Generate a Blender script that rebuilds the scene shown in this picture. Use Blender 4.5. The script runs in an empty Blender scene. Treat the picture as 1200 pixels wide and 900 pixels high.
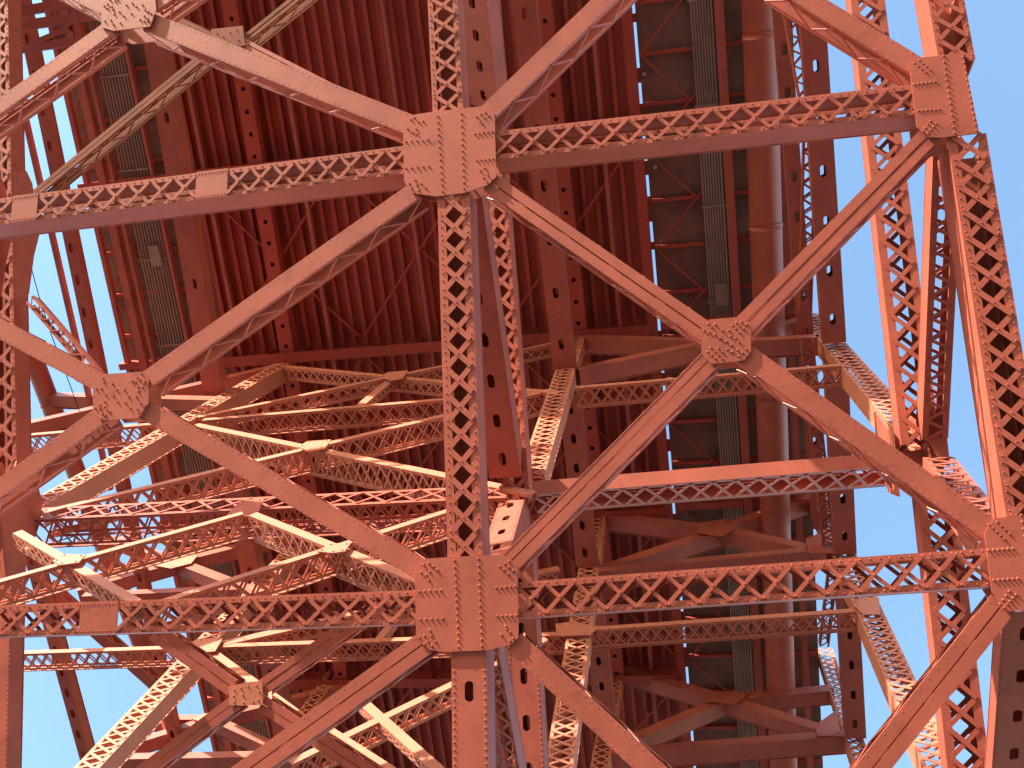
import bpy, math, random
from mathutils import Vector, Matrix
random.seed(7)
S = bpy.data.scenes[0] if not bpy.context.scene else bpy.context.scene
C = S.collection
V = Vector
# ------------------------------------------------------------------ camera
F = 1250.0                                     # focal length in photo pixels (1200 wide)
def nz(v): v = V(v); return v / v.length
WY = nz((520, 4250, F)); WX = nz((6500, -540, -F))   # world axes seen from the camera (right, down, forward)
WX = nz(WX - WY * WX.dot(WY)); WZ = WX.cross(WY)
CAM = V((0, 0, 1.7))
def c2w(v): return V((WX.dot(v), WY.dot(v), WZ.dot(v)))
right, down, fwd = c2w(V((1,0,0))), c2w(V((0,1,0))), c2w(V((0,0,1)))
cd = bpy.data.cameras.new('camera'); cam = bpy.data.objects.new('camera', cd); C.objects.link(cam)
m = Matrix.Identity(4)
for i in range(3):
    m[i][0] = right[i]; m[i][1] = -down[i]; m[i][2] = -fwd[i]; m[i][3] = CAM[i]
cam.matrix_world = m
cd.sensor_width = 36; cd.lens = F / 1200 * 36; cd.clip_end = 20000; cd.clip_start = .1
S.camera = cam
# ------------------------------------------------------------------ sky, sun, exposure
SUN = nz((-.60, -.74, .32))
el = math.asin(SUN.z); az = math.atan2(SUN.x, SUN.y)
w = bpy.data.worlds.new('World'); S.world = w; w.use_nodes = True
nt = w.node_tree; bg = nt.nodes['Background']
sky = nt.nodes.new('ShaderNodeTexSky'); sky.sky_type = 'NISHITA'; sky.sun_disc = False
sky.sun_elevation = el; sky.sun_rotation = az % (2*math.pi)
sky.air_density = 1.7; sky.dust_density = 1.2; sky.ozone_density = 3.6
nt.links.new(sky.outputs[0], bg.inputs[0]); bg.inputs[1].default_value = .15
sl = bpy.data.lights.new('sun', 'SUN'); sl.energy = 3.9; sl.angle = math.radians(.53); sl.color = (1, .90, .74)
so = bpy.data.objects.new('sun', sl); C.objects.link(so); so.rotation_euler = SUN.to_track_quat('Z', 'Y').to_euler()
S.view_settings.view_transform = 'Standard'; S.view_settings.look = 'None'
S.view_settings.gamma = 1; S.view_settings.exposure = 1.82
S.render.engine = 'CYCLES'; S.cycles.max_bounces = 8; S.cycles.diffuse_bounces = 5
# ------------------------------------------------------------------ materials
def mat(name, col, rough=.5, var=.25, scale=1.2, dirt=None, dirt_amt=.3, bump=.0, spec=.4, streak=False):
    M = bpy.data.materials.new(name); M.use_nodes = True; t = M.node_tree; n = t.nodes; L = t.links
    b = n['Principled BSDF']; b.inputs['Roughness'].default_value = rough
    b.inputs['Specular IOR Level'].default_value = spec
    geo = n.new('ShaderNodeNewGeometry')
    nz1 = n.new('ShaderNodeTexNoise'); nz1.inputs['Scale'].default_value = scale; nz1.inputs['Detail'].default_value = 6
    L.new(geo.outputs['Position'], nz1.inputs['Vector'])
    r = n.new('ShaderNodeValToRGB'); e = r.color_ramp.elements
    e[0].position = .3; e[1].position = .72
    e[0].color = tuple(c*(1-var) for c in col) + (1,); e[1].color = tuple(min(1, c*(1+var*.7)) for c in col) + (1,)
    L.new(nz1.outputs[0], r.inputs[0])
    out = r.outputs[0]
    if dirt:
        n2 = n.new('ShaderNodeTexNoise'); n2.inputs['Scale'].default_value = 2.3; n2.inputs['Detail'].default_value = 10
        n2.inputs['Roughness'].default_value = .68
        mp = n.new('ShaderNodeMapping'); L.new(geo.outputs['Position'], mp.inputs[0])
        if streak: mp.inputs['Scale'].default_value = (3, 3, .35)
        L.new(mp.outputs[0], n2.inputs['Vector'])
        r2 = n.new('ShaderNodeValToRGB'); r2.color_ramp.elements[0].position = .54; r2.color_ramp.elements[1].position = .72
        r2.color_ramp.elements[0].color = (0,0,0,1); r2.color_ramp.elements[1].color = (dirt_amt,)*3 + (1,)
        L.new(n2.outputs[0], r2.inputs[0])
        mx = n.new('ShaderNodeMixRGB'); mx.inputs[2].default_value = dirt + (1,)
        L.new(r2.outputs[0], mx.inputs[0]); L.new(out, mx.inputs[1]); out = mx.outputs[0]
    L.new(out, b.inputs['Base Color'])
    n3 = n.new('ShaderNodeTexNoise'); n3.inputs['Scale'].default_value = 9; n3.inputs['Detail'].default_value = 4
    L.new(geo.outputs['Position'], n3.inputs['Vector'])
    bp_ = n.new('ShaderNodeBump'); bp_.inputs['Strength'].default_value = bump or .12; bp_.inputs['Distance'].default_value = .02
    L.new(n3.outputs[0], bp_.inputs['Height']); L.new(bp_.outputs[0], b.inputs['Normal'])
    return M
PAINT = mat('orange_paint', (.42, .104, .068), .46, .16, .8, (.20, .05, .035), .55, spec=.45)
PALE = mat('pale_orange_paint', (.56, .19, .115), .55, .12, .7, (.36, .13, .08), .35)  # paler orange copy of PAINT for bents, sway bracing and some plates
DECK_SHADE = mat('shaded_deck_paint', (.40, .064, .038), .5, .16, .5, (.22, .05, .035), .55, streak=True)  # same orange paint, with underdeck shade and red bounce put into the colour
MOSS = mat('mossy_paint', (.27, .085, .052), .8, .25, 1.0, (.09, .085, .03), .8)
CONC = mat('stained_concrete', (.23, .135, .10), .9, .3, .6, (.10, .068, .055), .8, .3)
COND = mat('galvanised_conduit', (.30, .225, .18), .5, .2, .8, (.16, .09, .06), .5)
GRND = mat('pale_paving', (.115, .085, .08), .9, .2, .05)
DARK = mat('dark_rubber', (.03, .028, .03), .7, .2)
GLAS = mat('lamp_glass', (.8, .8, .78), .1, .02)
# ------------------------------------------------------------------ geometry helpers
def ray(x, y): return c2w(V(((x-600)/F, (y-450)/F, 1)))
def bp(x, y, pl):
    pt, nr = pl; r = ray(x, y); return CAM + r * ((pt - CAM).dot(nr) / r.dot(nr))
def tag(o, label, cat, group=None, kind=None):
    if label: o['label'] = label
    if cat: o['category'] = cat
    if group: o['group'] = group
    if kind: o['kind'] = kind
    return o
def thing(name, label, cat, loc, group=None):
    o = bpy.data.objects.new(name, None); o.empty_display_size = .3; C.objects.link(o); o.location = loc
    return tag(o, label, cat, group)
class MB:
    """mesh builder in a local frame: origin o, axes (u along, v across, w outward)"""
    def __init__(s, o, u, v, w, sh=None): s.o, s.u, s.v, s.w = V(o), V(u), V(v), V(w); s.sh = sh or V((0,0,0)); s.P = []; s.Fc = []
    def p(s, a, b, c): s.P.append(s.u*a + s.v*b + s.w*c + s.sh); return len(s.P)-1
    def box(s, a0, a1, b0, b1, c0, c1):
        i = [s.p(a, b, c) for a in (a0, a1) for b in (b0, b1) for c in (c0, c1)]
        for q in ((0,1,3,2), (4,6,7,5), (0,4,5,1), (2,3,7,6), (0,2,6,4), (1,5,7,3)): s.Fc.append([i[k] for k in q])
    def bar(s, a0, b0, a1, b1, wd, c0, c1):
        """flat bar in the u-v plane from (a0,b0) to (a1,b1)"""
        dx, dy = a1-a0, b1-b0; l = math.hypot(dx, dy) or 1; nx, ny = -dy/l*wd/2, dx/l*wd/2
        i = []
        for (x, y) in ((a0-nx, b0-ny), (a0+nx, b0+ny), (a1+nx, b1+ny), (a1-nx, b1-ny)):
            i.append(s.p(x, y, c0)); i.append(s.p(x, y, c1))
        for q in ((1,3,5,7), (0,6,4,2), (0,2,3,1), (2,4,5,3), (4,6,7,5), (6,0,1,7)): s.Fc.append([i[k] for k in q])
    def rivet(s, a, b, c, r=.024, h=.016):
        base = [s.p(a+r*math.cos(k*math.pi/3), b+r*math.sin(k*math.pi/3), c-.001) for k in range(6)]
        top = [s.p(a+r*.6*math.cos(k*math.pi/3), b+r*.6*math.sin(k*math.pi/3), c+h) for k in range(6)]
        for k in range(6): s.Fc.append([base[k], base[(k+1) % 6], top[(k+1) % 6], top[k]])
        s.Fc.append(top)
    def rivet_row(s, a0, a1, b, c, step=.2, r=.023, h=.015):
        n = max(1, int(abs(a1-a0)/step)); 
        for k in range(n): s.rivet(a0+(a1-a0)*(k+.5)/n, b, c, r, h)
    def hole_plate(s, a0, a1, b0, b1, c0, c1, pitch, hl, hw, round_=False):
        """plate with oval hand holes along its middle"""
        n = max(1, round((a1-a0)/pitch)); st = (a1-a0)/n; bm_ = (b0+b1)/2
        for k in range(n):
            x0 = a0+k*st; x1 = x0+st; xc = (x0+x1)/2
            N = 16; ring = []
            for j in range(N):
                t = 2*math.pi*(j+.5)/N; cx, sy = math.cos(t), math.sin(t)
                ex = (hl-hw)/2*(1 if cx > 0 else -1)
                ring.append((xc+ex+hw/2*cx, bm_+hw/2*sy))
            # outer boundary points matched to ring angle
            outer = []
            for j in range(N):
                t = 2*math.pi*(j+.5)/N; cx, sy = math.cos(t), math.sin(t)
                kx = (st/2)/max(1e-6, abs(cx)); ky = ((b1-b0)/2)/max(1e-6, abs(sy)); q = min(kx, ky)
                outer.append([xc+cx*q, bm_+sy*q])
            # snap nearest to corners
            for (X_, Y_) in ((x0, b0), (x1, b0), (x1, b1), (x0, b1)):
                j = min(range(N), key=lambda j: (outer[j][0]-X_)**2+(outer[j][1]-Y_)**2); outer[j] = [X_, Y_]
            R0 = [s.p(x, y, c0) for x, y in ring]; R1 = [s.p(x, y, c1) for x, y in ring]
            O0 = [s.p(x, y, c0) for x, y in outer]; O1 = [s.p(x, y, c1) for x, y in outer]
            for j in range(N):
                q = (j+1) % N
                s.Fc += [[R1[j], O1[j], O1[q], R1[q]], [R0[j], R0[q], O0[q], O0[j]], [R0[j], R1[j], R1[q], R0[q]]]
                s.Fc.append([O0[j], O0[q], O1[q], O1[j]])
    def build(s, name, material, parent=None, smooth=False):
        me = bpy.data.meshes.new(name); me.from_pydata([tuple(p) for p in s.P], [], s.Fc); me.materials.append(material)
        if smooth:
            for p in me.polygons: p.use_smooth = True
        o = bpy.data.objects.new(name, me); C.objects.link(o)
        if parent: o.parent = parent
        else: o.location = s.o
        return o
_off = [0]
def frame(p0, p1, n):
    u = nz(p1-p0); w = nz(n - u*n.dot(u)); v = u.cross(w)
    return u, v, w
def face(root, u, v, w, L, wd, off, style, M, fine=True, e=None, pitch=None, barw=None, splices=(), name=None, t=.03, sh=None):
    """one face of a built-up member: lies at distance off outward along w, width wd along v"""
    o = root.location
    if style == 'none': return
    mb = MB(o, u, v, w, sh); c1 = off; c0 = off - t; h = wd/2
    rr = .027 if fine else .03
    if style == 'plate':
        mb.box(0, L, -h, h, c0, c1)
        if fine:
            for b in (-h+.045, h-.045): mb.rivet_row(.02, L-.02, b, c1, .17, .015, .006)
        mb.build(name or 'cover_plate', M, root); return
    if style == 'plain':
        mb.box(0, L, -h, h, c0, c1); mb.build(name or 'cover_plate', M, root); return
    if style == 'angles':       # two flanges back to back with a stepped open seam
        g = .018
        mb.box(0, L, -h, -g, c0, c1); mb.box(0, L, g, h, c0-.02, c1-.008)
        k = .9
        while k < L-.5:
            mb.box(k, k+.22, -g, g, c0, c1-.012); k += 1.35
        if fine:
            for b in (-h+.05, h-.05): mb.rivet_row(.02, L-.02, b, c1-.01, .26, .016, .007)
        mb.build(name or 'flange_angles', M, root); return
    if style in ('holes', 'rholes', 'vholes'):
        if style == 'rholes': mb.hole_plate(0, L, -h, h, c0, c1, pitch or 1.7, .2, .2)
        else: mb.hole_plate(0, L, -h, h, c0, c1, pitch or 1.25, .42, .2)
        if fine:
            for b in (-h+.05, h-.05): mb.rivet_row(.02, L-.02, b, c1, .14, .025)
        mb.build(name or 'perforated_plate', M, root); return
    # laced faces
    e = e or max(.06, wd*.15); bw = barw or wd*.13; ih = h - e*.5
    mb.box(0, L, -h, -h+e, c0, c1); mb.box(0, L, h-e, h, c0, c1)
    if fine:
        for b in (-h+e*.4, h-e*.4): mb.rivet_row(.02, L-.02, b, c1, .19)
    mb.build('flange_strips', M, root)
    pt = pitch or wd*.85
    segs = []; a = 0
    for (s0, s1) in list(splices)+[(L, L)]: segs.append((a, s0)); a = s1
    for (s0, s1) in segs:
        n = max(1, round((s1-s0)/pt)); st = (s1-s0)/n; lb = MB(o, u, v, w, sh)
        for k in range(n):
            x0, x1 = s0+k*st, s0+(k+1)*st
            if style == 'X':
                lb.bar(x0, -ih, x1, ih, bw, c1+.002, c1+.016); lb.bar(x0, ih, x1, -ih, bw, c1+.018, c1+.032)
                if fine: lb.rivet((x0+x1)/2, 0, c1+.03); lb.rivet(x0+.03, -ih, c1+.03); lb.rivet(x0+.03, ih, c1+.03)
            elif style == 'Z':
                a, b = (-ih, ih) if k % 2 == 0 else (ih, -ih)
                lb.bar(x0, a, x1, b, bw, c1+.002, c1+.018)
                if fine: lb.rivet(x0, a, c1+.016)
        lb.build('lacing_bars', M, root)
    for (s0, s1) in splices:
        sp = MB(o, u, v, w, sh); sp.box(s0, s1, -h-.004, h+.004, c1+.002, c1+.03)
        for b in (-h+e*.45, h-e*.45): sp.rivet_row(s0+.02, s1-.02, b, c1+.028, .085, .022)
        sp.build('splice_plate', M, root)
def member(name, label, cat, pl, a, b, wd, dp, front='X', side='plate', back=None, n=None, group=None, M=None, fine=False,
           splices=(), e=None, pitch=None, barw=None, side2=None, spitch=None, seb=None, depth_pl=None, sbar=None):
    """built-up box member traced along its front face between photo points a and b lying in world plane pl"""
    p0 = a if isinstance(a, Vector) else bp(*a, pl); p1 = b if isinstance(b, Vector) else bp(*b, depth_pl or pl)
    n = V(n) if n is not None else -pl[1]
    _off[0] += 1; k = (_off[0] % 11)*.0035
    u, v, w = frame(p0, p1, n); M = M or PAINT
    root = thing(name, label, cat, p0, group); L = (p1-p0).length
    sp = [(x*L, y*L) for x, y in splices]
    face(root, u, v, w, L, wd, -k, front, M, fine, e, pitch, barw, sp)
    face(root, u, v, -w, L, wd, dp+k-.0, back or front, M, False, e, pitch, barw)
    # sides: their outward axis is +-v, their across axis is w
    for sgn, st in ((1, side), (-1, side2 or side)):
        if st == 'none': continue
        face(root, u, w, v*sgn, L, dp-.075, wd/2-.004, st, M, fine and st != 'Z', seb, spitch, sbar, (),
             'side_plate' if st in ('plate', 'plain') else None, .025, w*(-dp/2))
    return root
def poly_plate(name, root, pts, n, th, M, off=0.):
    """polygonal plate from world points, front face outward along n"""
    o = root.location; P = [tuple(p-o+n*off) for p in pts] + [tuple(p-o+n*(off-th)) for p in pts]; k = len(pts)
    Fc = [list(range(k)), list(range(2*k-1, k-1, -1))] + [[i, i+k, (i+1) % k+k, (i+1) % k] for i in range(k)]
    me = bpy.data.meshes.new(name); me.from_pydata(P, [], Fc); me.materials.append(M)
    ob = bpy.data.objects.new(name, me); C.objects.link(ob); ob.parent = root; return ob
def gusset(label, pl, pts, riv=(), off=.045, back=.85, group=None, M=None, fine=True, rows=(), cat='gusset plate'):
    W = [bp(*q, pl) for q in pts]; c = sum(W, V())/len(W); n = -pl[1]
    root = thing('gusset_plate', label, cat, c, group); M = M or PAINT
    fp = poly_plate('front_plate', root, W, n, .035, M, off)
    if back: poly_plate('rear_plate', root, [c+(q-c)*.8 for q in W], n, .035, M, -back)
    u = V((1,0,0)); v = nz(u.cross(n)); mb = MB(c, u, v, n)
    def put(x, y):
        d = bp(x, y, pl)-c; mb.rivet(d.dot(u), d.dot(v), off, .03, .022)
    for q in riv: put(*q)
    for (x0, y0, x1, y1, k) in rows:
        for i in range(k): t = i/(k-1); put(x0+(x1-x0)*t, y0+(y1-y0)*t)
    if riv or rows: mb.build('rivets', M, fp)
    return root
# ------------------------------------------------------------------ world planes of the bridge
T = c2w(nz((-210, -4500, F))); T.x = 0; T = nz(T)
N = nz(T.cross(V((1,0,0)))); N = N if N.z > 0 else -N
A0 = CAM + ray(545, 440)*24
PA = (A0, N)                                    # lower chord plane of the arch, nearest the camera
PB = (A0 + N*7, N)                              # upper chord plane
def YP(y): return (V((0, y, 0)), V((0, 1, 0)))
def ZP(z): return (V((0, 0, z)), V((0, 0, 1)))
def XP(x): return (V((x, 0, 0)), V((1, 0, 0)))
Y1 = bp(600, 570, PB).y
ZG = bp(655, 432, YP(Y1)).z
Y2 = bp(682, 664, ZP(ZG)).y; Y3 = bp(714, 872, ZP(ZG)).y
print('Y', Y1, Y2, Y3, 'ZG', ZG, 'zenith', 600+F*WZ.x/WZ.z, 450+F*WZ.y/WZ.z)
NB = V((0, -1, 0))
# ------------------------------------------------------------------ ground
def sheet(name, x0, x1, y0, y1, z, M):
    me = bpy.data.meshes.new(name); me.from_pydata([(x0,y0,z),(x1,y0,z),(x1,y1,z),(x0,y1,z)], [], [[0,1,2,3]]); me.materials.append(M)
    o = bpy.data.objects.new(name, me); C.objects.link(o); o['kind'] = 'structure'; return o
sheet('ground', -3000, 3000, -3000, 3000, 0, GRND)

# ================================================================== NEAREST PLANE: lower chord level of the arch
GA = 'riveted gusset plates of the nearest bracing plane'
member('arch_chord', 'near centre chord above the upper riveted gusset, front face open X lacing', 'arch chord', PA, (525,134), (515,-70), .76, .8, 'X', 'plate', 'plain', fine=True, pitch=.56, e=.13, barw=.095)
member('arch_chord', 'long near centre chord between the two big riveted gussets, laced with chunky crossed bars', 'arch chord', PA, (545,657), (531,224), .78, .8, 'X', 'plate', 'plain', fine=True, pitch=.60, e=.19, barw=.125)
member('arch_chord', 'near centre chord below the lower gusset, solid face with oval hand holes', 'arch chord', PA, (549,756), (552,980), .76, .8, 'holes', 'plate', fine=True, pitch=2.3)
member('arch_chord', 'right near chord above its upper gusset, laced face against blue sky', 'arch chord', PA, (1122,72), (1098,-60), .76, 1.2, 'X', 'plate', 'plain', fine=True, pitch=.58, e=.13, barw=.10)
member('arch_chord', 'right near chord between its two gussets, broad laced column along the right edge', 'arch chord', PA, (1205,604), (1133,158), .80, 1.2, 'X', 'plate', 'plain', fine=True, pitch=.60, e=.18, barw=.12)
HZ = 'cross_strut'
member(HZ, 'upper left near cross strut with two splice plates and purple shaded underside', 'lattice strut', PA, (478,186), (-232,277), .74, .85, 'X', 'plate', fine=True, pitch=.62, e=.13, barw=.085, splices=((.275,.325),(.585,.628)))
member(HZ, 'upper right near cross strut running from the centre gusset to the right gusset', 'lattice strut', PA, (578,170), (1076,115), .74, .8, 'X', 'plate', fine=True, pitch=.66, e=.13, barw=.085)
member(HZ, 'lower left near cross strut with one splice plate', 'lattice strut', PA, (492,711), (-222,735), .72, .8, 'X', 'plate', fine=True, pitch=.62, e=.13, barw=.085, splices=((.468,.53),))
member(HZ, 'lower right near cross strut with open X lacing, partly against the sky', 'lattice strut', PA, (604,703), (1162,664), .74, .8, 'X', 'plate', fine=True, pitch=.64, e=.13, barw=.085)
def dg(label, a, b, front='plate', w=.46): return member('diagonal_brace', label, 'diagonal brace', PA, a, b, w, .62 if front == 'angles' else .76, front, 'Z', 'plain', fine=True, seb=.09, spitch=.62, sbar=.055)
dg('near brace rising from the upper centre gusset to the small top left gusset', (482,146), (172,24), w=.52)
dg('near brace falling left from the small top left gusset off the left edge', (128,32), (-235,292))
dg('stub of near brace leaving the top left gusset towards the upper left corner', (122,8), (20,-46))
dg('stub of near brace leaving the top left gusset towards the top edge', (178,6), (260,-52))
dg('near brace from the upper centre gusset to the top edge, leaning right', (570,133), (750,-42), w=.48)
dg('near brace from the left X gusset up to the upper centre gusset', (168,447), (487,222))
dg('near brace from the left X gusset down to the lower centre gusset', (170,480), (497,670))
dg('near brace from the left X gusset up to the left edge', (117,448), (-228,262))
dg('near brace from the left X gusset down to the left edge', (120,484), (-226,733))
dg('near brace from the upper centre gusset down to the right X gusset', (573,212), (828,389), 'angles')
dg('near brace from the right X gusset up to the upper right gusset', (872,380), (1092,155), 'angles')
dg('near brace from the right X gusset down to the lower centre gusset', (832,420), (597,659), 'angles')
dg('near brace from the right X gusset down to the lower right gusset', (872,414), (1162,622))
dg('near brace from the lower centre gusset down left to the bottom edge', (498,753), (225,949), 'angles', .5)
dg('near brace from the lower centre gusset down right to the bottom edge', (602,752), (800,936))
dg('near brace from the lower right gusset down left to the bottom edge', (1176,707), (990,942), 'angles', .52)
dg('near brace from the upper right gusset up left to the top edge', (1075,77), (905,-27))
G1p = [(473,150),(482,136),(507,132),(570,125),(580,133),(582,208),(573,217),(545,227),(513,231),(483,227),(474,213)]
gusset('upper centre gusset plate, large and riveted, where six near members meet', PA, G1p, back=.84,
  rows=[(513,137,519,225,13),(541,134,544,222,13),(476,167,502,165,5),(476,198,503,196,5),(557,158,577,155,5),(559,189,578,187,5)],
  riv=[(482,141),(486,139),(491,144),(496,143),(478,152),(484,156),(488,152),(489,158),(559,138),(564,135),(569,133),(563,143),(568,139),(573,137),(565,146),(563,201),(568,198),(572,206),(567,209),(576,211),(571,214),(483,222),(489,218),(487,212),(494,216),(499,221),(491,224),(480,216)])
G2p = [(487,675),(497,655),(527,653),(590,650),(607,662),(608,747),(600,755),(572,762),(527,764),(503,762),(488,747)]
gusset('lower centre gusset plate, biggest riveted plate near the bottom', PA, G2p, back=.84,
  rows=[(533,657,538,758,14),(561,655,565,757,14),(492,693,517,692,5),(493,726,519,725,5),(582,689,604,687,5),(583,722,605,721,5)],
  riv=[(497,662),(503,660),(508,664),(513,668),(494,671),(500,674),(504,670),(503,680),(586,664),(592,661),(597,658),(591,668),(597,665),(602,669),(596,673),(588,744),(594,737),(598,741),(593,734),(602,748),(598,751),(492,747),(498,745),(504,739),(506,745),(511,752),(502,752),(507,757),(498,755)])
gusset('left X gusset plate with scattered rivets where four near braces cross', PA, [(110,443),(123,439),(168,436),(175,445),(175,473),(163,490),(120,493),(110,482)], back=.8,
  riv=[(122,444),(133,450),(123,448),(114,456),(120,456),(125,463),(134,464),(138,457),(147,457),(152,465),(161,465),(139,471),(148,472),(118,475),(124,471),(113,479),(118,479),(124,477),(127,481),(130,483),(121,485),(125,487),(120,491),(156,447),(160,448),(162,443),(167,438),(165,445),(170,450),(163,454),(168,454),(163,459),(171,447),(166,473),(162,480),(154,479),(164,485),(166,487),(171,476)])
gusset('right X gusset plate with scattered rivets where four near braces cross', PA, [(822,383),(832,375),(868,372),(880,380),(880,413),(872,423),(833,427),(822,415)], back=.8,
  riv=[(830,380),(834,384),(825,388),(831,390),(838,393),(844,397),(851,401),(857,405),(838,381),(846,388),(856,395),(866,402),(863,379),(867,383),(858,382),(862,386),(866,390),(871,386),(854,388),(875,381),(869,378),(862,397),(852,410),(846,413),(842,409),(838,413),(834,417),(829,413),(833,408),(838,421),(842,417),(846,421),(858,413),(864,411),(870,414),(866,418),(874,410)])
gusset('small top left gusset plate with scattered rivets cut by the top edge', PA, [(118,-22),(120,33),(133,37),(177,32),(184,12),(180,-26)], back=.8,
  riv=[(123,8),(127,6),(127,11),(132,9),(133,12),(149,7),(156,5),(161,9),(155,17),(146,20),(141,15),(135,18),(131,25),(124,26),(134,30),(142,28),(165,24),(170,20),(170,26),(174,23),(171,13),(175,15),(178,17),(174,26),(130,1),(136,2),(139,1),(168,7)])
gusset('upper right gusset plate on the right chord, riveted, against blue sky', PA, [(1066,84),(1070,70),(1128,63),(1147,157),(1104,162),(1088,162),(1074,150)], back=1.2,
  rows=[(1105,67,1118,157,14),(1128,68,1144,154,14),(1071,100,1095,97,6),(1076,131,1100,129,6),(1071,75,1084,86,4),(1077,72,1089,83,4),(1081,155,1090,143,4),(1087,157,1097,146,4)])
gusset('lower right gusset plate cut by the right edge, with red shaded rivets', PA, [(1153,625),(1165,608),(1243,598),(1256,712),(1178,717),(1162,694)], back=1.2,
  rows=[(1196,604,1212,710,14),(1158,645,1186,643,6),(1164,680,1192,678,6),(1158,615,1176,632,5),(1168,612,1182,626,4),(1171,708,1182,693,4),(1176,712,1190,697,5)])
# ================================================================== RIB MEMBERS BETWEEN THE TWO CHORD PLANES
def bpx(x, y, X): return bp(x, y, XP(X))
member('arch_chord', 'left far chord with diamond lacing and purple side along the left edge', 'arch chord', PB, (4,600), (-6,-60), .95, .8, 'X', 'plate', 'plain', fine=True, pitch=.78, e=.15, barw=.13)
member('arch_chord', 'left far chord below the dark node, solid face with hand holes, bottom left corner', 'arch chord', PB, (-2,640), (-12,980), .95, .7, 'holes', 'plate', fine=True)
member('arch_chord', 'centre far chord of twisted lacing seen right behind the long near chord', 'arch chord', PB, (606,585), (577,185), .72, .8, 'X', 'plate', 'plain', fine=True, pitch=.62, e=.13, barw=.13)
member('arch_chord', 'centre far chord above the upper centre gusset, laced, beside a perforated plate', 'arch chord', PB, (577,150), (566,-60), .72, .8, 'X', 'plate', fine=True, pitch=.62, e=.13, barw=.12)
member('arch_chord', 'centre far chord below the node, perforated plate with hand holes near the bottom', 'arch chord', PB, (604,610), (624,990), .85, .8, 'holes', 'plate', fine=True)
member('arch_chord', 'right far chord of X lacing slanting down to the sky node', 'arch chord', PB, (1079,520), (1010,-60), .98, .95, 'X', 'plate', fine=False, pitch=.72, e=.22, barw=.12)
member('arch_chord', 'right far chord below the sky node, laced, bottom right', 'arch chord', PB, (1095,556), (1142,960), .98, .85, 'X', 'plate', fine=False, pitch=.72, e=.22, barw=.12)
def web(label, a, apl, b, bpl, w, d, st, sd='plate', fine=True, pitch=None, e=None): 
    p, q = bp(*a, apl), bp(*b, bpl)
    return member('rib_web_post', label, 'arch web post', PA, p, q, w, d, st, sd, n=-N, fine=fine, pitch=pitch, e=e)
OFF_A = (A0 + N*1.2, N); OFF_B = (A0 + N*6.9, N)
web('perforated post behind the long near chord, falling to the centre node', (592,560), OFF_B, (541,215), OFF_A, .92, .7, 'holes')
web('perforated post behind the short near chord above the upper centre gusset', (545,-60), OFF_A, (568,128), OFF_B, 1.0, .7, 'holes')
web('short sunlit perforated post from centre node down to the lower centre gusset', (600,585), OFF_B, (572,670), OFF_A, .78, .7, 'holes')
web('laced post with purple edge strips below the lower centre gusset', (570,765), OFF_A, (612,985), OFF_B, .55, .6, 'X', pitch=.6)
web('zigzag laced post hanging from the upper right gusset to the sky node', (1112,165), OFF_A, (1096,515), OFF_B, .66, .8, 'Z', 'plate', False, .3, .16)
web('zigzag laced post from the sky node down to the lower right gusset', (1100,535), OFF_B, (1168,622), OFF_A, .8, .7, 'Z', 'plate', False, .28, .15)
web('perforated post below the lower right gusset at the right edge', (1204,718), OFF_A, (1180,985), OFF_B, .92, .5, 'holes')
def nodebox(label, X, pts, th, M=PAINT):
    W = [bp(x, y, XP(X)) for x, y in pts]; c = sum(W, V())/len(W)
    r = thing('gusset_plate', label, 'gusset plate', c); poly_plate('plate', r, W, V((1,0,0)), th, M)
    poly_plate('rear_plate', r, [q-V((.95,0,0)) for q in W], V((1,0,0)), th, M); return r
nodebox('purple side gusset of the left far chord below the upper left strut', -20.45, [(31,200),(38,215),(47,272),(40,300),(34,345),(20,345),(18,200)], .05)
nodebox('dark side gusset of the left far chord at the lower left node', -20.45, [(36,540),(50,588),(47,612),(30,655),(10,690),(0,600),(20,540)], .05)
nodebox('side gusset at the sky node of the right far chord', 5.6, [(1066,480),(1086,500),(1092,540),(1100,580),(1085,575),(1070,530)], .05)
gusset('solid plate closing the foot of the zigzag post at the sky node', OFF_B, [(1081,490),(1111,494),(1110,512),(1114,548),(1104,542),(1084,512)], off=-.02, back=.8, fine=False)
# upper lateral bracing (far chord plane)
def ub(label, a, b, M=PAINT, w=.31): return member('lateral_brace', label, 'lateral brace', PB, a, b, w, .6, 'angles', 'Z', 'plain', M=M, fine=False, seb=.08, spitch=.7)
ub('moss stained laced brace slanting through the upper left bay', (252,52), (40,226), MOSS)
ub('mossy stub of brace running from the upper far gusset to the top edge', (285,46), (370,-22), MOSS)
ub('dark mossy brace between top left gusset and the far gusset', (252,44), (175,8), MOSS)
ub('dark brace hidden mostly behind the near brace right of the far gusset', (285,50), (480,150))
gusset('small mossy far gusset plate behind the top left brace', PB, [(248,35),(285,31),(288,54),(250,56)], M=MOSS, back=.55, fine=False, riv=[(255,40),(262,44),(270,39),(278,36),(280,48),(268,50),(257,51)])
ub('brown shaded brace falling right to the small far gusset near the bottom', (272,806), (180,740), w=.5)
ub('brown shaded brace rising right from the small far gusset near the bottom', (306,806), (470,690), w=.44)
ub('brown shaded brace falling left from the small far gusset to the bottom edge', (276,822), (140,925), w=.44)
ub('brown shaded brace falling right from the small far gusset to the bottom edge', (306,824), (470,932), w=.44)
gusset('small square far gusset plate at lower left with dark rivets', PB, [(269,804),(294,799),(308,798),(309,826),(285,827),(269,826)], back=.55, M=PALE, fine=False, riv=[(275,808),(283,806),(291,804),(301,803),(304,810),(303,820),(297,822),(286,823),(275,822),(274,815),(285,814)])
member('lateral_brace', 'small box lattice brace against the sky beside the left chord', 'lateral brace', PB, (34,350), (112,440), .36, .4, 'Z', 'plain', pitch=.3, e=.09)
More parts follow.
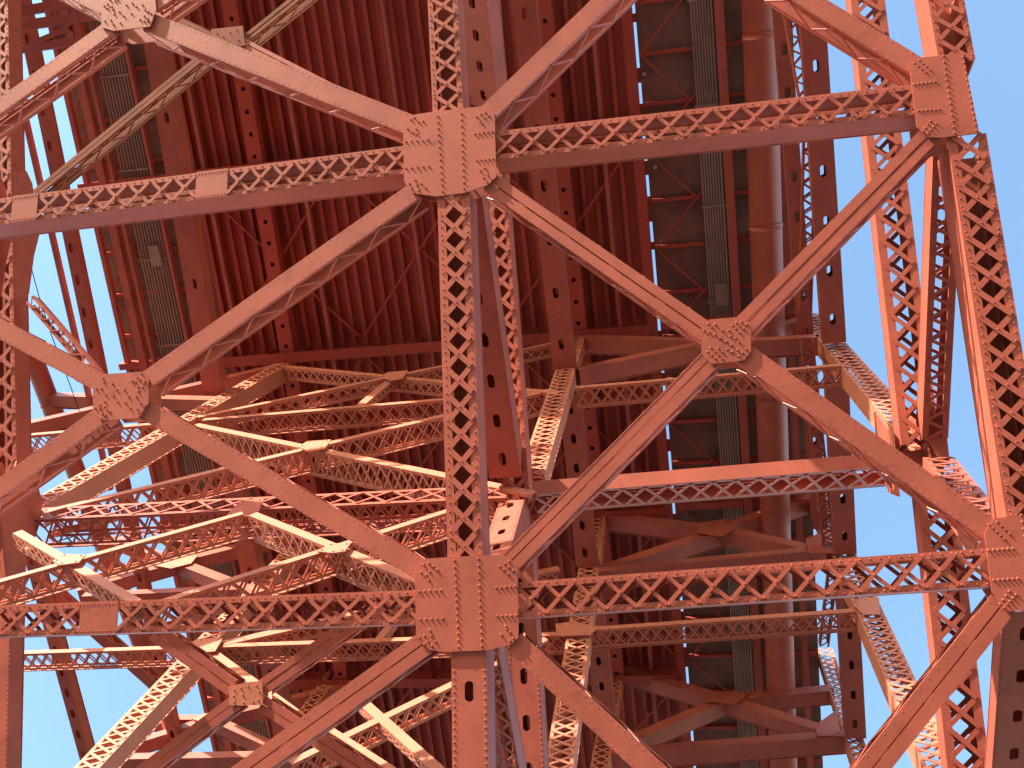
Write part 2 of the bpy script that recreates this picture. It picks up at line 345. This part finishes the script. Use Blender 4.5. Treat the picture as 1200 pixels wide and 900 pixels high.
# ================================================================== BENTS: vertical frames standing on the arch
def bent(i): return YP((Y1, Y2, Y3)[i])
def col(label, i, a, b, w=.75, d=.65, M=PALE, pitch=.42, depth_pl=None): return member('bent_column', label, 'column', bent(i), a, b, w, d, 'X', 'plate', n=NB, M=M, pitch=pitch, e=w*.13, barw=w*.11)
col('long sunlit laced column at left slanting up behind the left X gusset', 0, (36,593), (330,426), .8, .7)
col('laced centre column with grey lit lacing just right of the long near chord', 0, (622,557), (678,384), .78, .6)
col('laced column rising left from the sky node with cream lit side', 0, (1088,527), (950,370), .85, .75)
col('bright laced column standing in the bottom left sky', 1, (80,921), (345,641), .92, .7)
col('slim laced centre column reaching the bottom edge beside the near brace', 1, (648,940), (700,597), .85, .6)
col('laced column in the bottom right sky crossed by the near brace', 1, (1118,935), (957,578), .9, .75)
col('short laced column top peeping out under the bottom right end of the slim column', 2, (695,945), (723,776), .8, .6)
col('small laced column beside the big pipe at the bottom right', 2, (1024,935), (966,760), .75, .6)
col('short sunlit laced column near the bottom behind the brown braces', 2, (325,880), (401,774), .75, .6)
def bs(name, label, i, a, b, w=.25, d=.8, front='plain', side='X', M=PALE, pl=None, nn=None, **k):
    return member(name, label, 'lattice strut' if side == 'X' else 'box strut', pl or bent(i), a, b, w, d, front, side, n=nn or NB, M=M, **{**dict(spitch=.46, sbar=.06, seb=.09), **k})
bs('bent_strut', 'left stub of the first sunlit edged strut, seen against sky beside the left chord', 0, (20,510), (212,493))
bs('bent_strut', 'first long thin lit strut from left column to the long near chord', 0, (238,491), (650,456))
bs('bent_strut', 'first thin lit strut from centre column to the right laced column', 0, (674,453), (992,426))
bs('bent_strut', 'second thin lit strut seen against sky at lower left', 1, (18,764), (222,757))
bs('bent_strut', 'second thin lit strut below the lower left near strut', 1, (250,756), (668,741))
bs('bent_strut', 'second thin lit strut from slim column past the pipe to the right column', 1, (688,736), (1016,713))
bs('arch_strut', 'double laced far cross strut from the dark left node to the near chord', 0, (40,601), (596,574), .95, .95, 'X', 'X', PAINT, pitch=.9, barw=.08)
bs('arch_strut', 'red far cross strut with riveted top running to the sky node', 0, (624,572), (1082,535), .40, 1.6, 'plate', 'X', PAINT, spitch=.62, sbar=.10, seb=.16, nn=V((0,-.68,-.73)))
def bx(label, i, a, b, w=.24, d=.75, M=PALE, side='X', pl=None): return bs('sway_brace', label, i, a, b, w, d, 'plain', side, M, pl)
bx('upper lit laced sway brace falling gently from the left column top', 0, (336,429), (655,460), .28, .6)
bx('upper shaded laced sway brace rising from left column to the near chord', 0, (232,488), (650,401), .26, .6)
bx('short kicker brace between the first strut and the upper sway cross', 0, (422,474), (462,441), .35, .35)
bx('bright laced sway brace falling right beneath the first thin strut', 0, (229,497), (625,577), .30, .95)
bx('laced sway brace rising right with lit top edge beneath the first thin strut', 0, (55,598), (640,457), .28, .85)
def flat(label, i, pts, M=PALE, dy=-.12, pl=None):
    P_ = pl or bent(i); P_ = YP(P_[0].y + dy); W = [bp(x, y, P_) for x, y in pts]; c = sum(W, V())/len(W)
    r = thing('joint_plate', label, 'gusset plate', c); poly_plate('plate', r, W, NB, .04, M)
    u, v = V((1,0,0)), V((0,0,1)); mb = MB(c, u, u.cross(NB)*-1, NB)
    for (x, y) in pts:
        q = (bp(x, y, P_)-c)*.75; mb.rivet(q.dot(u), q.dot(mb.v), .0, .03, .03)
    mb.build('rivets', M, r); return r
flat('cream lit joint plate at the crossing of the upper sway braces', 0, [(446,441),(455,436),(478,434),(472,443),(458,446)])
flat('cream lit joint plate at the crossing beneath the first strut', 0, [(350,523),(360,517),(388,515),(380,526),(362,529)])
flat('joint plate on the double laced far strut behind the near brace', 0, [(264,605),(283,586),(310,584),(300,605)], PAINT, -.2)
flat('bright joint plate on the second strut where the bottom left column passes', 1, [(212,756),(235,748),(261,748),(252,763),(231,765)])
flat('lit joint plate where the slim column crosses the second strut', 1, [(651,731),(667,729),(702,734),(690,744),(652,745)])
flat('joint plate where the second strut meets the right sky column', 1, [(1000,708),(1014,700),(1030,700),(1032,720),(1012,720)])
# vertical sway frame between the two chord planes, lower left
PK = YP(Y1 - .35)
bx('bright laced brace falling right from the dark left node', 0, (20,622), (160,704), .26, .5, pl=PK)
bx('red laced brace rising right from the left edge to the far strut joint', 0, (-60,696), (284,600), .22, .75, pl=PK)
bx('broad bright laced brace from far strut joint falling to the lower centre gusset', 0, (296,601), (500,682), .26, .8, pl=PK)
bx('red laced brace rising right across the lit crossing under the far strut', 0, (180,706), (540,592), .22, .75, pl=PK)
flat('cream lit crossing plate left of the red laced brace', 0, [(62,657),(74,649),(100,650),(92,659),(70,662)], pl=PK)
flat('cream lit crossing plate above the lower left near strut', 0, [(372,646),(386,637),(411,636),(404,646),(390,648)], pl=PK)
# second bent below its strut
bx('lit laced brace falling right from the bright joint plate', 1, (250,764), (375,855), .34, .5)
bx('lit laced brace stub above the bottom edge left of the perforated near chord', 1, (425,822), (515,902), .35, .4)
bx('laced brace rising to the perforated near chord near the bottom edge', 1, (340,893), (640,748), .3, .8)
bx('lit brace stub slanting to the bottom edge between the near braces', 1, (385,857), (470,912), .45, .5)
bx('thin laced brace rising right from the bright joint plate behind the lower left near strut', 1, (253,755), (655,665), .4, .6)
bx('short kicker brace under the lower left near strut beside the gusset', 1, (440,752), (460,728), .3, .3)
# plain box sway frames under the deck
def pb(label, i, a, b, w=.40, d=.75, M=PAINT): return bs('sway_strut', label, i, a, b, w, d, 'plain', 'plain', M)
pb('upper arm of first plain cross right of the perforated girder', 0, (683,393), (835,398), .5)
pb('purple lower arm of first plain cross right of the centre column', 0, (676,431), (835,398), .5)
pb('short upper arm of first plain cross right of the pipe', 0, (845,398), (958,367), .5)
pb('short lower arm of first plain cross right of the pipe', 0, (845,399), (966,392), .5)
pb('upper left arm of second plain cross below the red strut', 1, (704,601), (845,618), .5)
pb('lower left arm of second plain cross below the red strut', 1, (706,664), (845,618), .5)
pb('upper right arm of second plain cross reaching behind the pipe', 1, (845,618), (962,575), .5)
pb('lower right arm of second plain cross ending at the laced column', 1, (845,618), (972,646), .5)
pb('plain strut under the second cross with thin lit top', 1, (700,667), (982,640), .42, .85)
pb('upper left arm of third plain cross near the bottom', 2, (722,781), (850,817), .5)
pb('lower left arm of third plain cross near the bottom', 2, (722,872), (850,817), .5)
pb('upper right arm of third plain cross passing before the pipe', 2, (850,817), (976,805), .5)
pb('lower right arm of third plain cross passing before the pipe', 2, (850,817), (982,858), .5)
pb('lowest plain strut right of the centre near the bottom edge', 2, (712,880), (990,858), .45, .9)
flat('riveted centre plate of the second plain cross', 1, [(822,612),(850,608),(860,620),(846,628),(815,624)], PAINT, -.1)
flat('riveted centre plate of the third plain cross', 2, [(826,812),(856,809),(878,811),(862,825),(826,822)], PAINT, -.1)
flat('riveted end plate of the second plain strut at the laced column', 1, [(944,632),(978,616),(982,648),(948,648)], PAINT, -.12)
flat('riveted end plate of the third plain strut at the small column', 2, [(955,850),(980,832),(986,862),(958,862)], PAINT, -.12)
pb('long plain brace with lit top rising behind the left X gusset', 0, (20,497), (333,425), .5, .6)
pb('short plain brace with lit edge right of the left X gusset', 0, (60,461), (262,466), .5, .6)
pb('upper left lit arm of the second left cross', 1, (132,628), (208,657), .45, .6)
pb('upper right arm of the second left cross with lit top', 1, (208,657), (345,622), .45, .6)
pb('lower left arm of the second left cross with lit top', 1, (90,690), (208,657), .45, .6)
pb('lower right lit arm of the second left cross', 1, (208,657), (312,697), .5, .6)
pb('thin plain strut above the lower left near strut', 1, (98,696), (320,686), .4, .7)
pb('upper left arm of the third left cross at lower left', 2, (160,840), (248,840), .42, .7)
pb('upper right arm of the third left cross with lit tip', 2, (248,840), (408,800), .45, .7)
pb('lower left arm of the third left cross with lit top', 2, (140,874), (248,840), .45, .7)
pb('lower right arm of the third left cross ending behind a near brace', 2, (248,840), (345,884), .45, .7)
pb('lowest plain strut with lit top at lower left', 2, (120,886), (350,882), .45, .9)
flat('cream lit centre plate of the second left cross', 1, [(178,662),(196,652),(232,650),(224,660),(200,666)], PALE, -.1)
flat('lit centre plate of the third left cross', 2, [(224,842),(240,836),(272,833),(262,845),(240,847)], PALE, -.1)
# ================================================================== DECK
def YL(x, y, z): return bp(x, y, ZP(z))
DN = V((0, 0, -1)); YA, YB = -16.0, 60.0
def along(name, label, cat, z, a, b, wd, dp, front='plain', side='plain', M=DECK_SHADE, group=None, straight=False, **k):
    """a member running along the bridge at height z through photo points a and b"""
    p, q = YL(*a, z), YL(*b, z)
    if straight: p, q = V(((p.x+q.x)/2, YA, z)), V(((p.x+q.x)/2, YB, z))
    return member(name, label, cat, ZP(z), p, q, wd, dp, front, side, n=DN, M=M, group=group, **k)
PG = 'perforated_girder'
def pg(label, a, b, w=.85, d=.7, st='holes', z=None, M=PAINT, pitch=2.6): return along(PG, label, 'perforated girder', z or ZG, a, b, w, d, st, 'plate', M, pitch=pitch, fine=True)
pg('left perforated girder with oval holes above the left column', (168,-20), (250,468), pitch=3.5)
pg('left perforated girder continuing between the left columns', (256,492), (297,694), pitch=1.9)
pg('left perforated girder piece near the bottom behind the brown braces', (304,720), (338,900), pitch=1.9)
pg('centre perforated girder right of the long near chord, above the first cross', (611,-20), (661,433), pitch=1.9)
pg('centre perforated girder between first and second bent', (667,462), (687,664), pitch=1.3)
pg('centre perforated girder near the bottom between the slim columns', (692,700), (714,876), pitch=1.3)
pg('right perforated girder in the sky gap ending at the laced column', (950,-20), (978,402), pitch=1.7)
pg('right perforated girder between first and second laced column', (980,425), (991,650), pitch=1.7)
pg('right perforated girder at the bottom right', (993,690), (1003,866), pitch=1.3)
pg('far left perforated girder standing in the sky gap', (18,-20), (222,960), .5, .45, pitch=1.35, z=42)
pg('short perforated post in the lower left sky', (32,645), (101,897), .5, .55, pitch=1.05, z=37)
pg('narrow perforated girder just right of the big pipe', (913,-20), (962,620), .6, .5, pitch=1.6, z=44)
pg('left deck girder with a row of round holes', (264,-20), (400,800), .68, .5, 'rholes', 46.4, DECK_SHADE, .95)
pg('centre deck girder with a row of round holes', (634,-20), (724,800), .68, .5, 'rholes', 46.4, DECK_SHADE, .95)
along('sky_rail', 'thin red rail left of the far left perforated girder', 'rail', 42, (10,60), (128,575), .2, .2, M=PAINT)
def lat(label, a, b, w, M=PAINT): return along('lattice_post', label, 'lattice post', 42, a, b, w, .4, 'Z', 'plain', M, pitch=.28, e=.08)
lat('slim zigzag lattice post by the pipe at the top edge', (921,-10), (943,112), .45, PALE)
lat('slim zigzag lattice post in the sky gap beside the right perforated girder', (950,150), (944,366), .5)
lat('slim zigzag lattice post below the first thin strut right of the pipe', (946,402), (972,640), .5)
lat('slim zigzag lattice post seen through the lower right near strut', (977,668), (966,758), .4)
# deck plate, stringers
XL = YL(222, 200, 47).x; XR = YL(752, 200, 47).x
def slab(name, label, cat, x0, x1, z0, z1, M, kind=None, y0=YA, y1=YB):
    mb = MB(V((x0, y0, z0)), V((1,0,0)), V((0,1,0)), V((0,0,1))); mb.box(0, x1-x0, 0, y1-y0, 0, z1-z0)
    o = mb.build(name, M); return tag(o, label, cat, None, kind)
slab('road_deck', 'dark red steel underside of the roadway between the walkways', 'bridge deck', XL-.3, XR-.15, 47.8, 48.1, DECK_SHADE)
XS = YL(100, 200, 48).x
slab('walkway_slab', 'grey brown concrete walkway underside along the left edge of the deck', 'concrete slab', XS, XL-.35, 48.0, 48.25, CONC)
XE = YL(940, 300, 48).x; XW = YL(757, 200, 48).x+.09
slab('walkway_slab', 'dark grey concrete walkway underside beside the big pipe at right', 'concrete slab', XW, XE, 48.0, 48.25, CONC)
n = 0; x = XL; proto = None
while x < XR-.3:
    if proto is None:
        root = thing('deck_stringer', 'one of the many narrow parallel red ribs running along the roadway underside', 'stringer', V((x, YA, 47.5)), 'parallel ribs under the roadway')
        mb = MB(V((x, YA, 47.5)), V((0,1,0)), V((1,0,0)), V((0,0,-1)))
        mb.box(0, YB-YA, -.03, .03, -.3, 0); mb.build('web', DECK_SHADE, root)
        mb = MB(V((x, YA, 47.5)), V((0,1,0)), V((1,0,0)), V((0,0,-1))); mb.box(0, YB-YA, -.09, .09, .002, .03); mb.build('bottom_flange', DECK_SHADE, root)
        proto = root
    else:
        c = proto.copy(); C.objects.link(c); c.location = V((x, YA, 47.5))
        for ch in list(proto.children):
            d = ch.copy(); C.objects.link(d); d.parent = c
    x += .56
for lb, a, b in (('lit runner bar under the ribs beside the left perforated girder', (206,0), (278,430)), ('lit runner bar under the ribs right of the left round hole girder', (321,0), (389,430)), ('runner bar under the ribs left of the right walkway gap', (688,0), (734,430)), ('runner bar under the ribs between near chord and left round hole girder', (455,0), (500,430))):
    along('runner_bar', lb, 'runner bar', 46.9, a, b, .17, .3, M=PAINT, straight=True)
along('edge_beam', 'red edge beam along the left side of the sky slit in the deck', 'edge beam', 47.2, (736,60), (762,330), .42, .6, M=DECK_SHADE, straight=True)
# cover blocks bridging the narrow slit
# floor beams
Yb = YL(520, 405, 46.4).y; DY = Y2 - Y1
lbs = ['floor beam across the deck at the top edge', 'floor beam across the deck above the first cross', 'floor beam seen across the deck behind the lower near strut', 'floor beam across the deck near the bottom edge', 'farthest floor beam at the bottom edge']
for k in range(-1, 3):
    y = Yb + k*DY; zt = 46.3
    r = thing('floor_beam', lbs[k+1], 'floor beam', V((XL-.2, y, zt)))
    X0 = V((XL-.2, y, zt)); Lx = XR-.2-(XL-.2)
    mb = MB(X0, V((1,0,0)), V((0,1,0)), V((0,0,-1))); mb.box(0, Lx, -.02, .02, -1.15, 0); 
    for j in range(int(Lx/1.8)): mb.box(.6+j*1.8, .63+j*1.8, -.2, .2, -1.13, -.01)
    mb.build('web_plate', DECK_SHADE, r)
    mb = MB(X0, V((1,0,0)), V((0,1,0)), V((0,0,-1))); mb.box(0, Lx, -.24, .24, .002, .05)
    for b in (-.18, .18): mb.rivet_row(.1, Lx-.1, b, .05, .3, .03, .03)
    mb.build('bottom_flange', DECK_SHADE, r)
    if k < 2:
        for nm, xa, xb, lb in (('walkway_beam', XW+.1, XE-.1, 'right'), ('walkway_beam', XS+.1, XL-.5, 'left')):
            o = slab(nm, '%s walkway beam, deep red, in line with the %s' % (lb, lbs[k+1]), 'floor beam', xa, xb, 46.9, 47.5, DECK_SHADE, None, y-.15, y+.15)
# walkway framing
def rod(name, label, cat, p, q, wd, hh, M, group=None):
    u, v, w_ = frame(p, q, DN); mb = MB(p, u, v, w_); mb.box(0, (q-p).length, -wd/2, wd/2, 0, hh); return tag(mb.build(name, M), label, cat, group)
for side, xa, xb in (('right', XW+.05, XE-.1), ('left', XS+.05, XL-.55)):
    k = 0; y = -12.0
    while y < 40:
        rod('cross_bar', 'slim red cross bar under the %s walkway slab, one of an even row' % side, 'cross bar', V((xa, y, 47.9)), V((xb, y, 47.9)), .16, .22, DECK_SHADE, 'cross bars under the %s walkway' % side)
        if k % 2 == 0 and y < 36:
            g = 'thin crossed rods under the %s walkway' % side; lb = 'thin slanting rod of the crossed rods under the %s walkway' % side
            rod('tie_rod', lb, 'tie rod', V((xa+.1, y+.1, 47.60)), V((xa+(xb-xa)*.62, y+3.9, 47.60)), .07, .07, DECK_SHADE, g)
            rod('tie_rod', lb, 'tie rod', V((xa+(xb-xa)*.62, y+.1, 47.50)), V((xa+.1, y+3.9, 47.50)), .07, .07, DECK_SHADE, g)
        y += 2.0; k += 1
# thin crossed rods under the roadway
for k in range(-1, 3):
    y0 = Yb+k*DY+.5; y1 = y0+DY-1; st = (XR-XL)/3
    for j in range(3):
        a, b = XL+j*st+.1, XL+(j+1)*st-.1; g = 'thin crossed rods under the roadway'; lb = 'thin red slanting rod crossing under the roadway ribs'
        rod('tie_rod', lb, 'tie rod', V((a, y0, 47.3)), V((b, y1, 47.3)), .10, .1, DECK_SHADE, g)
        rod('tie_rod', lb, 'tie rod', V((b, y0, 47.15)), V((a, y1, 47.15)), .10, .1, DECK_SHADE, g)
# sky slit: plate pieces that interrupt the gap between roadway and right walkway
xs0, xs1 = XR-.16, XW+.01
y = -10.0; k = 0
while y < 36:
    ln = random.choice((.35, .6, .3, 1.1)); slab('gap_plate', 'small dark plate bridging the bright slit beside the right walkway, one of a row', 'cover plate', xs0, xs1, 47.98, 48.0, DECK_SHADE, None, y, y+ln)['group'] = 'plates bridging the bright slit'
    y += ln + random.uniform(.8, 1.9)
# left walkway outer framing
for lb, a, b, wd, z in (('outermost red edge angle of the left walkway against the sky', (77,80), (143,433), .2, 47), ('broad red beam under the left walkway beside the outer edge', (103,113), (163,433), .36, 46.8), ('thin red angle under the left walkway next to the conduits', (121,133), (175,430), .15, 46.8), ('thin red angle bordering the conduits of the left walkway on the right', (190,250), (216,400), .12, 47)):
    along('walkway_angle', lb, 'edge angle', z, a, b, wd, .3, M=PAINT, straight=True)
for lb, a, b, wd, z in (('broad red beam under the right walkway beside its conduits', (837,0), (878,533), .36, 46.6), ('thin red angle left of the big pipe', (869,0), (884,250), .07, 46.8), ('red strip under the outer edge of the right walkway', (932,460), (934,600), .3, 47)):
    along('walkway_angle', lb, 'edge angle', z, a, b, wd, .3, M=PAINT, straight=True)
def tube(name, label, cat, p, q, r, M, group=None, seg=24, parent=None):
    u = nz(q-p); v = nz(u.cross(V((0,0,1)) if abs(u.z) < .9 else V((1,0,0)))); w_ = u.cross(v); L = (q-p).length; mb = MB(p, u, v, w_)
    for a in (0, L):
        for k in range(seg): mb.p(a, r*math.cos(2*math.pi*k/seg), r*math.sin(2*math.pi*k/seg))
    for k in range(seg): mb.Fc.append([k, (k+1) % seg, seg+(k+1) % seg, seg+k])
    mb.Fc.append(list(range(seg))); mb.Fc.append(list(range(2*seg-1, seg-1, -1)))
    me_o = mb.build(name, M, parent)
    for f_ in me_o.data.polygons: f_.use_smooth = len(f_.vertices) == 4
    return tag(me_o, label, cat, group)
for side, xc, z, nn, gl in (('left', (YL(165,300,47.3).x, YL(197,300,47.3).x), 47.3, 10, 0), ('right', (YL(829,300,47.3).x, YL(851,300,47.3).x), 47.3, 8, 0)):
    first = None
    for k in range(nn):
        x = xc[0]+(xc[1]-xc[0])*k/(nn-1); p = V((x, YA, z)); 
        if first is None: first = tube('conduit', 'thin grey conduit in the parallel bundle under the %s walkway' % side, 'conduit', p, p+V((0, YB-YA, 0)), .045, COND, 'conduits under the %s walkway' % side, 10)
        else: c = first.copy(); C.objects.link(c); c.location = p
    y = -10.0; k = 0
    while y < 34:
        r = rod('conduit_hanger', 'dark flat hanger strap across the conduits under the %s walkway' % side, 'pipe hanger', V((xc[0]-.12, y, z-.05)), V((xc[1]+.12, y, z-.05)), .09, .05, COND, 'hanger straps of the %s conduits' % side); y += 4.1
# big pipe with collars
p0, p1 = YL(889,0,45.6), YL(917,867,45.6); d_ = nz(p1-p0); a, b = p0-d_*12, p1+d_*22
r = thing('drain_pipe', 'thick round red orange pipe running the full height right of centre', 'pipe', a)
tube('pipe_barrel', None, None, a, b, .64, PAINT, seg=40, parent=r)
for k in range(9):
    q = a + d_*(6+k*7.3); o = tube('pipe_collar', None, None, q-d_*.12, q+d_*.12, .665, PAINT, seg=40, parent=r)
    o.data.transform(Matrix.Translation(q-d_*.12-a))
a, b = YL(36,412,43), YL(218,893,43); d_ = nz(b-a)
r = thing('drain_pipe', 'thick round red pipe slanting through the left side behind the near gusset', 'pipe', a)
tube('pipe_barrel', None, None, a, b+d_*6, .42, PAINT, seg=32, parent=r)
for k in (2.5, 9, 15.5):
    q = a + d_*k; o = tube('pipe_collar', None, None, q-d_*.1, q+d_*.1, .445, PAINT, seg=32, parent=r); o.data.transform(Matrix.Translation(q-d_*.1-a))
# bent further up at the top left corner
Y0 = ZP(41)
for lb, a, b, w_, d in (('short dark box strut in the top left corner', (16,14), (92,1), .34, .4), ('dark box strut below the topmost one in the top left corner', (16,31), (125,15), .36, .4), ('sunlit slanting bar between the top left struts', (34,52), (80,33), .2, .3), ('lowest red strut in the top left corner', (22,58), (100,46), .3, .4), ('short upright bar joining the top left struts', (85,6), (93,50), .25, .3)):
    member('corner_strut', lb, 'box strut', Y0, a, b, w_, d, 'plain', 'plain', n=DN)
member('corner_strut', 'red slanting box brace against the lower left sky', 'box strut', ZP(38), (52,690), (182,806), .5, .5, 'plain', 'Z', n=DN, spitch=.5)
# fittings under the walkways
for (x, y, lb) in ((755,87,'small dark round lamp beside the bright slit near the top'), (768,196,'small dark round lamp beside the bright slit below the near strut')):
    q = YL(x, y, 47.2); r = thing('work_lamp', lb, 'lamp', q)
    tube('lamp_body', None, None, q, q+V((0,0,.3)), .13, DARK, seg=16, parent=r)
    o = tube('lamp_lens', None, None, q-V((0,0,.04)), q-V((0,0,.001)), .1, COND, seg=16, parent=r); o.data.transform(Matrix.Translation(V((0,0,-.04))))
    mb = MB(q, V((1,0,0)), V((0,1,0)), V((0,0,1))); mb.box(-.04, .04, -.04, .04, .3, .8); mb.build('stem', DARK, r)
for (x, y, lb) in ((846,345,'grey junction box on the conduits of the right walkway'), (182,300,'small grey junction box on the left conduits')):
    q = YL(x, y, 47.1); r = thing('junction_box', lb, 'junction box', q)
    mb = MB(q, V((1,0,0)), V((0,1,0)), V((0,0,1))); mb.box(-.22, .22, -.45, .45, 0, .2); mb.build('body', COND, r)
    mb = MB(q, V((1,0,0)), V((0,1,0)), V((0,0,1))); mb.box(-.25, .25, -.48, .48, -.03, -.001)
    mb.build('cover', COND, r)
# loose cable
def wire(label, pts, z, r=.02):
    p = [YL(x, y, z) for x, y in pts]; o = p[0]; P_ = []; Fc = []
    for i_, q in enumerate(p):
        for k in range(6): P_.append(tuple(q - o + V((r*math.cos(k*math.pi/3), 0, r*math.sin(k*math.pi/3)))))
        if i_: Fc += [[(i_-1)*6+k, (i_-1)*6+(k+1) % 6, i_*6+(k+1) % 6, i_*6+k] for k in range(6)]
    me = bpy.data.meshes.new('cable'); me.from_pydata(P_, [], Fc); me.materials.append(DARK)
    ob = bpy.data.objects.new('cable', me); C.objects.link(ob); ob.location = o; tag(ob, label, 'cable')
wire('thin dark cable hanging in the sky gap beside the left chord', [(33,300),(45,345),(60,392),(78,440),(96,490)], 40)
